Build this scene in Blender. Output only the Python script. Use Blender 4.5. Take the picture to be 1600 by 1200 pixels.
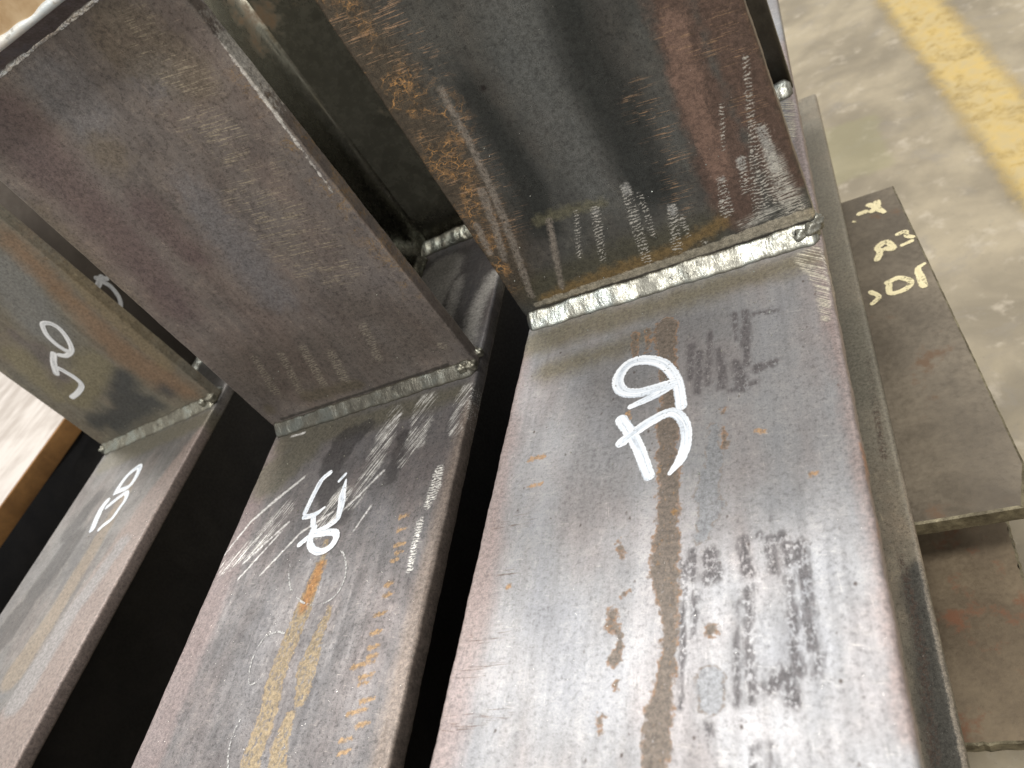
import bpy, bmesh, math, random
import numpy as np
from mathutils import Matrix, Vector

for o in list(bpy.data.objects):
    bpy.data.objects.remove(o)
S = bpy.context.scene
COL = S.collection
random.seed(7)
rng = np.random.default_rng(11)

# ------------------------------------------------------------------ camera
F_PX = 1204.163
R_WC = np.array([[0.8583035884664999, 0.16571585086802737, -0.48564720404488604],
                 [-0.23710209274764998, -0.7112550642228054, -0.6617392471601622],
                 [-0.4550797156984852, 0.6831211388827748, -0.5711811988951377]])   # world -> camera (x right, y down, z forward)
CAM = np.array([0.1745452993755453, -0.3109189055200832, 0.2219137470646557])
cd = bpy.data.cameras.new('camera')
co = bpy.data.objects.new('camera', cd)
COL.objects.link(co)
m = Matrix.Identity(4)
for i in range(3):
    m[i][0], m[i][1], m[i][2], m[i][3] = R_WC[0][i], -R_WC[1][i], -R_WC[2][i], CAM[i]
co.matrix_world = m
cd.sensor_width = 36.0
cd.lens = F_PX / 1600 * 36
cd.clip_start = 0.005
cd.clip_end = 200
cd.dof.use_dof = True
cd.dof.focus_distance = 0.37
cd.dof.aperture_fstop = 14.0
S.camera = co

# ------------------------------------------------------------------ world, lamps, exposure
w = bpy.data.worlds.new('World')
S.world = w
w.use_nodes = True
w.node_tree.nodes['Background'].inputs[0].default_value = (1.0, 0.97, 0.92, 1)
w.node_tree.nodes['Background'].inputs[1].default_value = 0.58


def lamp(name, loc, target, sx, sy, power, col):
    d = bpy.data.lights.new(name, 'AREA')
    d.shape = 'RECTANGLE'
    d.size, d.size_y = sx, sy
    d.energy = power
    d.color = col
    o = bpy.data.objects.new(name, d)
    COL.objects.link(o)
    o.location = loc
    o.rotation_euler = (Vector(target) - Vector(loc)).to_track_quat('-Z', 'Y').to_euler()
    return o


lamp('bay_or_fill_lamp', (-0.9, 2.3, 4.6), (0, 0, 0), 1.6, 0.7, 122, (1.0, 0.985, 0.96))
lamp('bay_or_fill_lamp', (0.4, -2.0, 4.6), (0.0, 0, 0), 1.2, 0.5, 200, (1.0, 0.97, 0.92))
lamp('bay_or_fill_lamp', (2.6, 2.4, 4.8), (0.3, 0.6, -0.4), 1.4, 0.6, 40, (1.0, 0.95, 0.87))  # unseen lamp added as fill
lamp('bay_or_fill_lamp', (-4.6, 2.2, 3.9), (-0.2, 0, 0), 1.6, 0.8, 100, (1.0, 0.97, 0.93))  # unseen lamp added to put sheen on the middle and left flanges
S.view_settings.view_transform = 'Standard'
S.view_settings.look = 'None'
S.view_settings.gamma = 1
S.view_settings.use_curve_mapping = False
S.view_settings.exposure = 0.22
S.cycles.max_bounces = 5
S.cycles.diffuse_bounces = 3
S.cycles.glossy_bounces = 3
S.cycles.transparent_max_bounces = 8

# ------------------------------------------------------------------ helpers: geometry from pixels
W = 0.152          # flange width
TF = 0.010         # flange thickness
TW = 0.007         # web thickness
DB = 0.167         # depth of the lower beams
DP = 0.155         # depth of the posts


def rotvec(r):
    r = np.array(r, float)
    th = np.linalg.norm(r)
    if th < 1e-9:
        return np.eye(3)
    k = r / th
    K = np.array([[0, -k[2], k[1]], [k[2], 0, -k[0]], [-k[1], k[0], 0]])
    return np.eye(3) + math.sin(th) * K + (1 - math.cos(th)) * K @ K


class Frame:
    def __init__(self, loc, rv=(0, 0, 0)):
        self.loc = np.array(loc, float)
        self.R = rotvec(rv)

    def matrix(self):
        M = Matrix.Identity(4)
        for i in range(3):
            for j in range(3):
                M[i][j] = self.R[i][j]
            M[i][3] = self.loc[i]
        return M

    def hit(self, px, py, axis, d):
        """local point where the ray through pixel (px,py) meets local plane axis = d"""
        ray = self.R.T @ (R_WC.T @ np.array([(px - 800) / F_PX, (py - 600) / F_PX, 1.0]))
        c = self.R.T @ (CAM - self.loc)
        return c + (d - c[axis]) / ray[axis] * ray


def catmull(pts, n=6):
    P = [np.array(p, float) for p in pts]
    if len(P) < 3:
        return [P[0] + (P[-1] - P[0]) * t for t in np.linspace(0, 1, n + 1)]
    P = [2 * P[0] - P[1]] + P + [2 * P[-1] - P[-2]]
    out = []
    for i in range(1, len(P) - 2):
        a, b, c, d = P[i - 1:i + 3]
        for t in np.linspace(0, 1, n, endpoint=False):
            out.append(.5 * (2 * b + (c - a) * t + (2 * a - 5 * b + 4 * c - d) * t * t + (3 * b - a - 3 * c + d) * t ** 3))
    out.append(P[-2])
    return out


def sdf(uv, shapes):
    """signed distance in mm from points uv (N,2) to chains of tapered capsules [(u,v,halfwidth)...]"""
    d = np.full(len(uv), 25.0)
    for ch in shapes:
        ch = [np.array(c, float) for c in ch]
        if len(ch) == 1:
            ch = ch * 2
        for a, b in zip(ch[:-1], ch[1:]):
            ab = b[:2] - a[:2]
            L = ab @ ab
            t = np.clip(((uv - a[:2]) @ ab) / L, 0, 1) if L > 1e-9 else np.zeros(len(uv))
            q = a[:2] + t[:, None] * ab
            d = np.minimum(d, np.hypot(*(uv - q).T) - (a[2] + t * (b[2] - a[2])))
    return d


# ------------------------------------------------------------------ helpers: node materials
class NT:
    def __init__(self, name):
        self.mat = bpy.data.materials.new(name)
        self.mat.use_nodes = True
        self.t = self.mat.node_tree
        self.cache = {}
        self.bsdf = self.t.nodes['Principled BSDF']
        self.out = self.t.nodes['Material Output']

    def n(self, typ, **kw):
        nd = self.t.nodes.new(typ)
        for k, v in kw.items():
            setattr(nd, k, v)
        return nd

    def put(self, sock, v):
        if isinstance(v, bpy.types.NodeSocket):
            self.t.links.new(v, sock)
        elif isinstance(v, (tuple, list)) and sock.type == 'RGBA' and len(v) == 3:
            sock.default_value = (*v, 1)
        else:
            sock.default_value = v

    def math(self, op, a, b=0.0, clamp=False):
        nd = self.n('ShaderNodeMath', operation=op, use_clamp=clamp)
        self.put(nd.inputs[0], a)
        self.put(nd.inputs[1], b)
        return nd.outputs[0]

    def mixc(self, f, a, b, mode='MIX'):
        nd = self.n('ShaderNodeMix', data_type='RGBA', blend_type=mode)
        self.put(nd.inputs[0], f)
        self.put(nd.inputs[6], a)
        self.put(nd.inputs[7], b)
        return nd.outputs[2]

    def mixf(self, f, a, b):
        nd = self.n('ShaderNodeMix', data_type='FLOAT')
        self.put(nd.inputs[0], f)
        self.put(nd.inputs[2], a)
        self.put(nd.inputs[3], b)
        return nd.outputs[0]

    def remap(self, v, a, b, c=0.0, d=1.0, smooth=True):
        nd = self.n('ShaderNodeMapRange', interpolation_type='SMOOTHSTEP' if smooth else 'LINEAR')
        self.put(nd.inputs[0], v)
        for i, x in enumerate((a, b, c, d)):
            self.put(nd.inputs[i + 1], x)
        return nd.outputs[0]

    def vscale(self, vec, s, rot=0.0, off=(0, 0, 0)):
        key = ('v', vec.as_pointer(), tuple(s), rot, tuple(off))
        if key not in self.cache:
            self.cache[key] = self.vscale_(vec, s, rot, off)
        return self.cache[key]

    def vscale_(self, vec, s, rot, off):
        if rot:
            r = self.n('ShaderNodeMapping')
            r.inputs['Rotation'].default_value = (0, 0, rot)
            self.put(r.inputs[0], vec)
            vec = r.outputs[0]
        mp = self.n('ShaderNodeMapping')
        mp.inputs['Scale'].default_value = s
        mp.inputs['Location'].default_value = off
        self.put(mp.inputs[0], vec)
        return mp.outputs[0]

    def noise(self, vec, scale=1.0, detail=3.0, rough=.55, dist=0.0):
        key = ('n', vec.as_pointer() if hasattr(vec, 'as_pointer') else id(vec), round(scale, 4), detail, rough, dist)
        if key in self.cache:
            return self.cache[key]
        nd = self.n('ShaderNodeTexNoise')
        self.put(nd.inputs['Vector'], vec)
        nd.inputs['Scale'].default_value = scale
        nd.inputs['Detail'].default_value = detail
        nd.inputs['Roughness'].default_value = rough
        nd.inputs['Distortion'].default_value = dist
        self.cache[key] = nd.outputs[0]
        return nd.outputs[0]

    def voronoi(self, vec, scale, feature='DISTANCE_TO_EDGE', rand=1.0):
        nd = self.n('ShaderNodeTexVoronoi', feature=feature)
        self.put(nd.inputs['Vector'], vec)
        nd.inputs['Scale'].default_value = scale
        nd.inputs['Randomness'].default_value = rand
        return nd.outputs[0]

    def attr(self, name, vec=False):
        nd = self.n('ShaderNodeAttribute', attribute_name=name)
        return nd.outputs['Vector'] if vec else nd.outputs['Fac']

    def objco(self):
        return self.n('ShaderNodeTexCoord').outputs['Object']

    def bump(self, h, strength, dist):
        nd = self.n('ShaderNodeBump')
        nd.inputs['Strength'].default_value = strength
        nd.inputs['Distance'].default_value = dist
        self.put(nd.inputs['Height'], h)
        return nd.outputs[0]

    def finish(self, col, metal, rough, normal=None, spec=None):
        self.put(self.bsdf.inputs['Base Color'], col)
        self.put(self.bsdf.inputs['Metallic'], metal)
        self.put(self.bsdf.inputs['Roughness'], rough)
        if spec is not None:
            self.put(self.bsdf.inputs['Specular IOR Level'], spec)
        if normal is not None:
            self.put(self.bsdf.inputs['Normal'], normal)
        return self.mat


def steel_material(name, layers, dark, light, metal=0.45, rough=0.42, blotch=28.0, streak=1.0, seed=0.0, speck=1.0, pits=0.0, micro=1.0):
    """mill-scale steel: base blotches and rolling streaks, then the traced marks as layers"""
    N = NT(name)
    st0 = N.attr('st', True)
    st = N.vscale(st0, (1, 1, 1), off=(seed * 37.1, seed * 91.7, seed * 5.3))
    big = N.noise(st, 1 / blotch, 3, .6, .4)
    stk = N.noise(N.vscale(st, (1 / 4.0, 1 / 70.0, 1)), 1.0, 4, .6)
    fine = N.noise(st, 0.55, 4, .7)
    grain = N.noise(st, 2.2, 2, .75)
    f = N.math('ADD', N.math('MULTIPLY', big, .5), N.math('ADD', N.math('MULTIPLY', stk, .35 * streak), N.math('MULTIPLY', fine, .35)))
    f = N.remap(f, .38, .82)
    col = N.mixc(f, dark, light)
    # faint warm / cool drift of the scale
    hue = N.noise(N.vscale(st, (1 / 26.0, 1 / 60.0, 1), off=(13, 7, 0)), 1, 3, .6)
    col = N.mixc(N.remap(hue, .42, .7, 0, .35), col, N.mixc(1.0, col, (1.12, .93, .86), 'MULTIPLY'))
    col = N.mixc(N.remap(hue, .5, .25, 0, .25), col, N.mixc(1.0, col, (.9, .98, 1.12), 'MULTIPLY'))
    mid_ = N.noise(st, .22, 4, .75)
    col = N.mixc(N.remap(mid_, .50, .66, 0, .32 * micro), col, N.mixc(1.0, col, (1.75, 1.7, 1.6), 'MULTIPLY'))
    col = N.mixc(N.remap(fine, .47, .34, 0, .55 * micro), col, N.mixc(1.0, col, (.42, .40, .40), 'MULTIPLY'))
    col = N.mixc(N.remap(grain, .50, .32, 0, .5 * micro), col, N.mixc(1.0, col, (.35, .34, .34), 'MULTIPLY'))
    col = N.mixc(N.remap(grain, .58, .74, 0, .5 * micro), col, N.mixc(1.0, col, (1.9, 1.85, 1.75), 'MULTIPLY'))
    # hair scratches across and along the plate
    h1 = N.noise(N.vscale(st, (1 / 9.0, 1 / .38, 1), rot=.16), 1, 1, .5)
    h2 = N.noise(N.vscale(st, (1 / .4, 1 / 14.0, 1), rot=-.07), 1, 1, .5)
    hs = N.math('MAXIMUM', N.remap(h1, .70, .76), N.remap(h2, .71, .77))
    hs = N.math('MULTIPLY', hs, N.remap(mid_, .42, .6, .1, .7 * micro))
    col = N.mixc(hs, col, N.mixc(1.0, col, (2.3, 2.25, 2.1), 'MULTIPLY'))
    met = N.mixf(f, metal * .8, metal)
    rgh = N.math('ADD', N.mixf(f, rough + .1, rough - .04), N.remap(grain, .3, .7, -.08, .1))
    h = N.math('ADD', N.math('MULTIPLY', fine, .6), N.math('MULTIPLY', grain, .5))
    if pits:
        v = N.voronoi(N.vscale(st, (1, .7, 1)), 1 / 7.0, 'F1')
        sel = N.noise(st, 1 / 7.0, 1)
        pm = N.math('MULTIPLY', N.remap(N.math('ADD', v, N.math('MULTIPLY', fine, .1)), .16, .09), N.remap(sel, .42, .48))
        col = N.mixc(N.math('MULTIPLY', pm, pits), col, (.075, .052, .042))
        rgh = N.mixf(pm, rgh, .7)
    for i, L in enumerate(layers):
        d = N.attr('L%d' % i)
        q_ = min((2.0, 3.4, 5.5, 9.0, 15.0), key=lambda z: abs(math.log(z / L.get('nsize', 5.0))))
        t_ = min((.3, 1.0, 2.5), key=lambda z: abs(math.log(z / L.get('nstretch', 1.0))))
        ns = N.noise(N.vscale(st, (1, t_, 1)), 1 / q_, 4, .65)
        e = N.math('SUBTRACT', N.math('ADD', N.math('MULTIPLY', N.math('SUBTRACT', ns, .5), 2 * L.get('namp', 2.0)), N.math('MULTIPLY', N.math('SUBTRACT', fine, .5), 1.0 * L.get('jag', 1.0) * min(2.2, L.get('namp', 2.0)))), d)
        s = L.get('soft', .6)
        mask = N.remap(e, -s, s)
        pat = L.get('pat')
        if pat == 'streak':
            sn = N.noise(N.vscale(st, (1 / L.get('long', 22.0), 1 / L.get('thin', .55), 1), rot=-L['ang']), 1, 2, .5)
            sn2 = N.noise(st, .12, 2)
            p_ = N.remap(N.math('ADD', sn, N.math('MULTIPLY', N.math('SUBTRACT', sn2, .5), .3)), L.get('lo', .5), L.get('lo', .5) + .1)
            mask = N.math('MULTIPLY', mask, p_)
        elif pat == 'ladder':
            sep = N.n('ShaderNodeSeparateXYZ')
            N.put(sep.inputs[0], st)
            wob = N.math('MULTIPLY', N.noise(st, .3, 3), 16.0)
            ph = N.math('ADD', N.math('MULTIPLY', sep.outputs[1], 2 * math.pi / L.get('pitch', 1.7)), wob)
            sn = N.math('SINE', ph)
            nn = N.noise(N.vscale(st, (1.0, 1.6, 1)), .8, 4, .75)
            p_ = N.remap(N.math('ADD', sn, N.math('MULTIPLY', N.math('SUBTRACT', nn, .5), 8.0)), L.get('lo', .15), L.get('lo', .15) + .7)
            mask = N.math('MULTIPLY', mask, p_)
        elif pat == 'crack':
            wv = N.n('ShaderNodeVectorMath', operation='ADD')
            nz = N.n('ShaderNodeTexNoise')
            N.put(nz.inputs['Vector'], st)
            nz.inputs['Scale'].default_value = .35
            nz.inputs['Detail'].default_value = 3
            sc = N.n('ShaderNodeVectorMath', operation='SCALE')
            N.put(sc.inputs[0], nz.outputs['Color'])
            sc.inputs['Scale'].default_value = 4.0
            N.put(wv.inputs[0], N.vscale(st, (.7, 1.15, 1)))
            N.put(wv.inputs[1], sc.outputs[0])
            va = N.voronoi(wv.outputs[0], 1 / 5.5)
            vb = N.voronoi(wv.outputs[0], 1 / 2.6)
            la = N.remap(va, .045, .012)
            lb = N.remap(vb, .06, .015, 0, .55)
            cl = N.remap(N.noise(st, .2, 4, .7), .46, .70, 0, .5)
            p_ = N.math('MAXIMUM', N.math('MAXIMUM', la, lb), cl)
            p_ = N.math('MULTIPLY', p_, N.remap(N.noise(st, .09, 4, .6), .44, .60))
            mask = N.math('MULTIPLY', mask, p_)
        elif pat == 'comb':
            nn = N.noise(N.vscale(st, (1 / 12.0, 1 / .6, 1), rot=L.get('ang', 0.0)), 1, 2, .5, .9)
            cl = N.remap(N.noise(st, .1, 3), .36, .52)
            p_ = N.remap(nn, L.get('lo', .58), L.get('lo', .58) + .05)
            mask = N.math('MULTIPLY', N.math('MULTIPLY', mask, p_), cl)
        elif pat == 'mottle':
            nn = N.noise(N.vscale(st, (1 / 1.5, 1 / 2.3, 1)), 1, 4, .72)
            mask = N.math('MULTIPLY', mask, N.remap(nn, L.get('lo', .44), L.get('lo', .44) + .1))
        mo = N.math('MULTIPLY', mask, L.get('op', 1.0))
        c2 = L['col']
        lc = N.mixc(N.remap(fine, .3, .7), tuple(x * .6 for x in c2), tuple(min(1, x * 1.35) for x in c2))
        lc = N.mixc(N.remap(grain, .55, .35, 0, .5), lc, tuple(x * .45 for x in c2))
        if L.get('tint'):
            lc = N.mixc(1.0, col, tuple(c2), 'MULTIPLY')
        col = N.mixc(mo, col, lc)
        if 'metal' in L:
            met = N.mixf(mo, met, L['metal'])
        if 'rough' in L:
            rgh = N.mixf(mo, rgh, L['rough'])
        if 'rim' in L:
            rw = L.get('rimw', .7)
            rm = N.math('MULTIPLY', N.remap(e, -rw, 0), N.remap(e, rw * 1.4, rw * .4))
            rm = N.math('MULTIPLY', rm, N.remap(N.noise(st, .35, 3), .36, .6))
            rm = N.math('MULTIPLY', rm, L.get('rimop', 1.0))
            col = N.mixc(rm, col, L['rim'])
            rgh = N.mixf(rm, rgh, .75)
            met = N.mixf(rm, met, 0.0)
        if L.get('dh'):
            h = N.math('ADD', h, N.math('MULTIPLY', mo, L['dh']))
    if speck:
        sp = N.noise(st, 1.35, 2, .5)
        sm = N.math('MULTIPLY', N.remap(sp, .745, .79), speck)
        col = N.mixc(sm, col, (.75, .74, .7))
        met = N.mixf(sm, met, .9)
        rgh = N.mixf(sm, rgh, .25)
    return N.finish(col, met, rgh, N.bump(h, .35, .00035))


def plain_steel(name, dark, light, metal=.3, rough=.55, scale=60.0, rust=0.0, rustcol=(.2, .09, .035)):
    N = NT(name)
    oc = N.objco()
    a = N.noise(oc, scale * .4, 5, .65, .3)
    b = N.noise(oc, scale * 8, 4, .7)
    f = N.remap(N.math('ADD', N.math('MULTIPLY', a, .75), N.math('MULTIPLY', b, .25)), .36, .66)
    col = N.mixc(f, dark, light)
    rg = N.math('ADD', rough, N.remap(b, .3, .7, -.12, .12))
    met = metal
    if rust:
        r = N.remap(N.noise(oc, scale * .7, 6, .7), .62 - .25 * rust, .72 - .2 * rust)
        col = N.mixc(N.math('MULTIPLY', r, .9), col, rustcol)
        met = N.mixf(r, metal, 0.0)
        rg = N.mixf(r, rg, .8)
    return N.finish(col, met, rg, N.bump(N.math('ADD', b, N.math('MULTIPLY', a, .5)), .4, .0004))


def weld_material(name, bright, darkc, amount, rough=.24, toes=.8):
    N = NT(name)
    oc = N.objco()
    a = N.noise(N.vscale(oc, (1, .4, .4)), 950, 4, .7, 1.2)
    b = N.noise(oc, 70, 4, .65)
    g = N.noise(oc, 1500, 3, .7)
    pit = N.noise(oc, 300, 2, .5)
    f = N.remap(N.math('ADD', N.math('MULTIPLY', a, .45), N.math('MULTIPLY', b, .55)), amount - .09, amount + .08)
    tint = N.mixc(N.remap(b, .4, .65), bright, tuple(x * y for x, y in zip(bright, (.84, .93, 1.03))))
    mid = tuple((x + y) * .34 for x, y in zip(bright, darkc))
    col = N.mixc(f, mid, tint)
    col = N.mixc(N.remap(pit, .66, .72, 0, .9), col, darkc)
    rg = N.mixf(f, rough + .14, N.math('ADD', rough, N.remap(g, .3, .7, -.06, .1)))
    sb = N.math('ADD', N.attr('bead'), N.math('MULTIPLY', N.math('SUBTRACT', a, .5), .3))
    toe = N.math('MAXIMUM', N.remap(sb, .16, .03), N.remap(sb, .80, .98, 0, .75))
    col = N.mixc(N.math('MULTIPLY', toe, toes), col, (.06, .052, .036))
    rg = N.mixf(toe, rg, .5)
    return N.finish(col, N.mixf(f, .7, .92), rg, N.bump(N.math('ADD', N.math('MULTIPLY', a, .5), N.math('MULTIPLY', g, .25)), .55, .0006))


# ------------------------------------------------------------------ helpers: objects
def link(name, mesh, parent=None, mat=None):
    o = bpy.data.objects.new(name, mesh)
    COL.objects.link(o)
    if parent is not None:
        o.parent = parent
    if mat is not None and not mesh.materials:
        mesh.materials.append(mat)
    return o


def empty(name, M, label, cat, group=None):
    o = bpy.data.objects.new(name, None)
    COL.objects.link(o)
    o.matrix_world = M
    o.empty_display_size = .05
    o['label'] = label
    o['category'] = cat
    if group:
        o['group'] = group
    return o


def mesh_from(name, verts, faces, smooth=True):
    me = bpy.data.meshes.new(name)
    me.from_pydata([tuple(v) for v in verts], [], faces)
    bm = bmesh.new()
    bm.from_mesh(me)
    bmesh.ops.recalc_face_normals(bm, faces=bm.faces)
    bm.to_mesh(me)
    bm.free()
    if smooth:
        me.polygons.foreach_set('use_smooth', [len(p.vertices) == 4 for p in me.polygons])
    me.update()
    return me


def slab(name, u0, u1, thick, vs, r, mapf, du=None, layers=None, jit=0.0, corner=0.0):
    """rounded flat bar: u across, v along, w out of the visible face (w = 0). mapf maps (u,v,w) -> local xyz"""
    prof = []
    na = 5
    for k in range(na + 1):
        a = math.pi - k * (math.pi / 2) / na
        prof.append((u0 + r + r * math.cos(a), -r + r * math.sin(a)))
    if du:
        n = int((u1 - u0 - 2 * r) / du)
        for k in range(1, n):
            prof.append((u0 + r + (u1 - u0 - 2 * r) * k / n, 0))
    for k in range(na + 1):
        a = math.pi / 2 - k * (math.pi / 2) / na
        prof.append((u1 - r + r * math.cos(a), -r + r * math.sin(a)))
    rb = min(r, thick * .4)
    for k in range(4):
        a = -k * (math.pi / 2) / 3
        prof.append((u1 - rb + rb * math.cos(a), -thick + rb + rb * math.sin(a)))
    for k in range(4):
        a = -math.pi / 2 - k * (math.pi / 2) / 3
        prof.append((u0 + rb + rb * math.cos(a), -thick + rb + rb * math.sin(a)))
    prof = np.array(prof)
    vs = np.array(vs)
    P, V = len(prof), len(vs)
    U = np.tile(prof[:, 0], V)
    Wc = np.tile(prof[:, 1], V)
    VV = np.repeat(vs, P)
    if corner:
        lo = np.where(VV - vs[0] < corner, corner - np.sqrt(np.maximum(0, corner ** 2 - (corner - (VV - vs[0])) ** 2)), 0)
        U = u0 + lo + (U - u0) * (u1 - u0 - lo) / (u1 - u0)
    if jit:
        # worn, slightly wavy edges
        wob = np.sin(VV * 171 + 1.3) * .5 + np.sin(VV * 423) * .3 + np.sin(VV * 1187 + .4) * .2
        wob2 = np.sin(VV * 203 + 2.1) * .5 + np.sin(VV * 517 + .7) * .3 + np.sin(VV * 1403) * .2
        eL = np.clip(1 - (U - u0) / .012, 0, 1)
        eR = np.clip(1 - (u1 - U) / .012, 0, 1)
        U = U + jit * (eL * wob + eR * wob2)
    X, Y, Z = mapf(U, VV, Wc)
    idx = np.arange(P * V).reshape(V, P)
    a = idx[:-1, :]
    b = np.roll(idx, -1, 1)[:-1, :]
    c = np.roll(idx, -1, 1)[1:, :]
    d = idx[1:, :]
    faces = np.stack([a, b, c, d], -1).reshape(-1, 4).tolist()
    faces.append(idx[0, ::-1].tolist())
    faces.append(idx[-1, :].tolist())
    me = mesh_from(name, np.stack([X, Y, Z], 1), faces)
    at = me.attributes.new('st', 'FLOAT_VECTOR', 'POINT')
    buf = np.stack([U * 1000, VV * 1000, Wc * 1000], 1).astype(np.float32)
    at.data.foreach_set('vector', buf.ravel())
    if layers:
        uv = buf[:, :2].astype(float)
        for i, L in enumerate(layers):
            d = sdf(uv, L['mm'])
            if L.get('vfade'):
                pass
            la = me.attributes.new('L%d' % i, 'FLOAT', 'POINT')
            la.data.foreach_set('value', d.astype(np.float32))
    return me


FLAT = lambda u, v, w_: (u, v, w_)                    # horizontal plate, top visible
FRONT = lambda u, v, w_: (u, -w_, v)                  # upright plate, -Y side visible


def px_layers(frame, axis, d, layers):
    """turn the pixel outlines of marks into millimetres on the face"""
    ia, ib = (0, 1) if axis == 2 else (0, 2) if axis == 1 else (1, 2)
    for L in layers:
        out = []
        for ch in L['px']:
            c2 = []
            for (x, y, hw) in ch:
                p = frame.hit(x, y, axis, d)
                e1 = frame.hit(x + max(hw, 1), y, axis, d)
                e0 = frame.hit(x - max(hw, 1), y, axis, d)
                s = np.hypot(e1[ia] - e0[ia], e1[ib] - e0[ib]) / 2 * (hw / max(hw, 1))
                c2.append((p[ia] * 1000, p[ib] * 1000, s * 1000))
            out.append(c2)
        L['mm'] = out
    return layers


def ribbon(name, frame, axis, d, strokes, parent, mat, lift=.00012, out=1.0, n=7):
    """hand-drawn strokes on a face; strokes: list of [(px,py,halfwidth px)...]; each vertex knows how far it is from the stroke's middle"""
    V, Fc, E = [], [], []
    ia, ib = (0, 1) if axis == 2 else (0, 2) if axis == 1 else (1, 2)
    for si, stv in enumerate(strokes):
        pts = catmull(stv, n)
        loc = []
        for p in pts:
            q = frame.hit(p[0], p[1], axis, d)
            e1 = frame.hit(p[0] + p[2], p[1], axis, d)
            e0 = frame.hit(p[0] - p[2], p[1], axis, d)
            e2 = frame.hit(p[0], p[1] + p[2], axis, d)
            e3 = frame.hit(p[0], p[1] - p[2], axis, d)
            hw = .25 * (np.linalg.norm(e1 - e0) + np.linalg.norm(e2 - e3)) * .92
            loc.append((q[ia], q[ib], hw))
        loc = np.array(loc)
        # rounded ends
        d0 = loc[0, :2] - loc[1, :2]
        d1 = loc[-1, :2] - loc[-2, :2]
        d0 /= np.linalg.norm(d0) + 1e-9
        d1 /= np.linalg.norm(d1) + 1e-9
        pre = [(*(loc[0, :2] + d0 * loc[0, 2] * k), loc[0, 2] * math.sqrt(max(.02, 1 - k * k))) for k in (.95, .75, .4)]
        post = [(*(loc[-1, :2] + d1 * loc[-1, 2] * k), loc[-1, 2] * math.sqrt(max(.02, 1 - k * k))) for k in (.4, .75, .95)]
        loc = np.array(pre + loc.tolist() + post)
        K = len(loc)
        tan = np.gradient(loc[:, :2], axis=0)
        tan /= np.linalg.norm(tan, axis=1)[:, None] + 1e-9
        nor = np.stack([-tan[:, 1], tan[:, 0]], 1)
        base = len(V)
        ts = (-1, -.6, 0, .6, 1)
        for k in range(K):
            for t in ts:
                q = loc[k, :2] + nor[k] * loc[k, 2] * t
                v = [0, 0, 0]
                v[ia], v[ib] = q
                v[axis] = d + out * (lift + .00004 * si + .00010 * k / K + .00006 * (1 - t * t))
                V.append(v)
                E.append((abs(t), t * loc[k, 2] * 1000, k / K * 10 + si * 3))
        for k in range(K - 1):
            for j in range(4):
                a = base + k * 5 + j
                Fc.append((a, a + 1, a + 6, a + 5))
    me = bpy.data.meshes.new(name)
    me.from_pydata(V, [], Fc)
    # make the visible side face outwards
    me.update()
    want = np.zeros(3)
    want[axis] = out
    if len(me.polygons) and np.mean([p.normal[axis] * out for p in me.polygons]) < 0:
        me.flip_normals()
    me.polygons.foreach_set('use_smooth', [True] * len(me.polygons))
    at = me.attributes.new('stroke', 'FLOAT_VECTOR', 'POINT')
    at.data.foreach_set('vector', np.array(E, np.float32).ravel())
    return link(name, me, parent, mat)


def marker_material(name, col, thin, ragged=.18, nsc=900.0, dust=0.0, rough=.45):
    N = NT(name)
    st = N.attr('stroke', True)
    sep = N.n('ShaderNodeSeparateXYZ')
    N.put(sep.inputs[0], st)
    oc = N.objco()
    brush = N.noise(N.vscale(st, (.0, .9, .3)), 1, 3, .6)
    gr = N.noise(oc, nsc, 4, .7)
    big = N.noise(oc, nsc * .16, 3, .6)
    c = N.mixc(N.remap(brush, .35, .65), thin, col)
    edge = N.math('ADD', sep.outputs[0], N.math('MULTIPLY', N.math('SUBTRACT', gr, .5), ragged * 4))
    a = N.remap(edge, .98, .86)
    if dust:
        a = N.math('MULTIPLY', a, N.remap(N.math('ADD', N.math('MULTIPLY', gr, .6), N.math('MULTIPLY', big, .4)), dust - .05, dust + .05))
    else:
        a = N.math('MULTIPLY', a, N.remap(N.math('ADD', N.math('MULTIPLY', gr, .7), N.math('MULTIPLY', big, .3)), .33, .40))
        a = N.math('MULTIPLY', a, N.remap(N.math('ADD', N.math('MULTIPLY', brush, .6), N.math('MULTIPLY', gr, .4)), .34, .5, .66, 1.0))
    N.finish(c, 0.0, rough)
    N.put(N.bsdf.inputs['Alpha'], a)
    return N.mat


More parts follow.
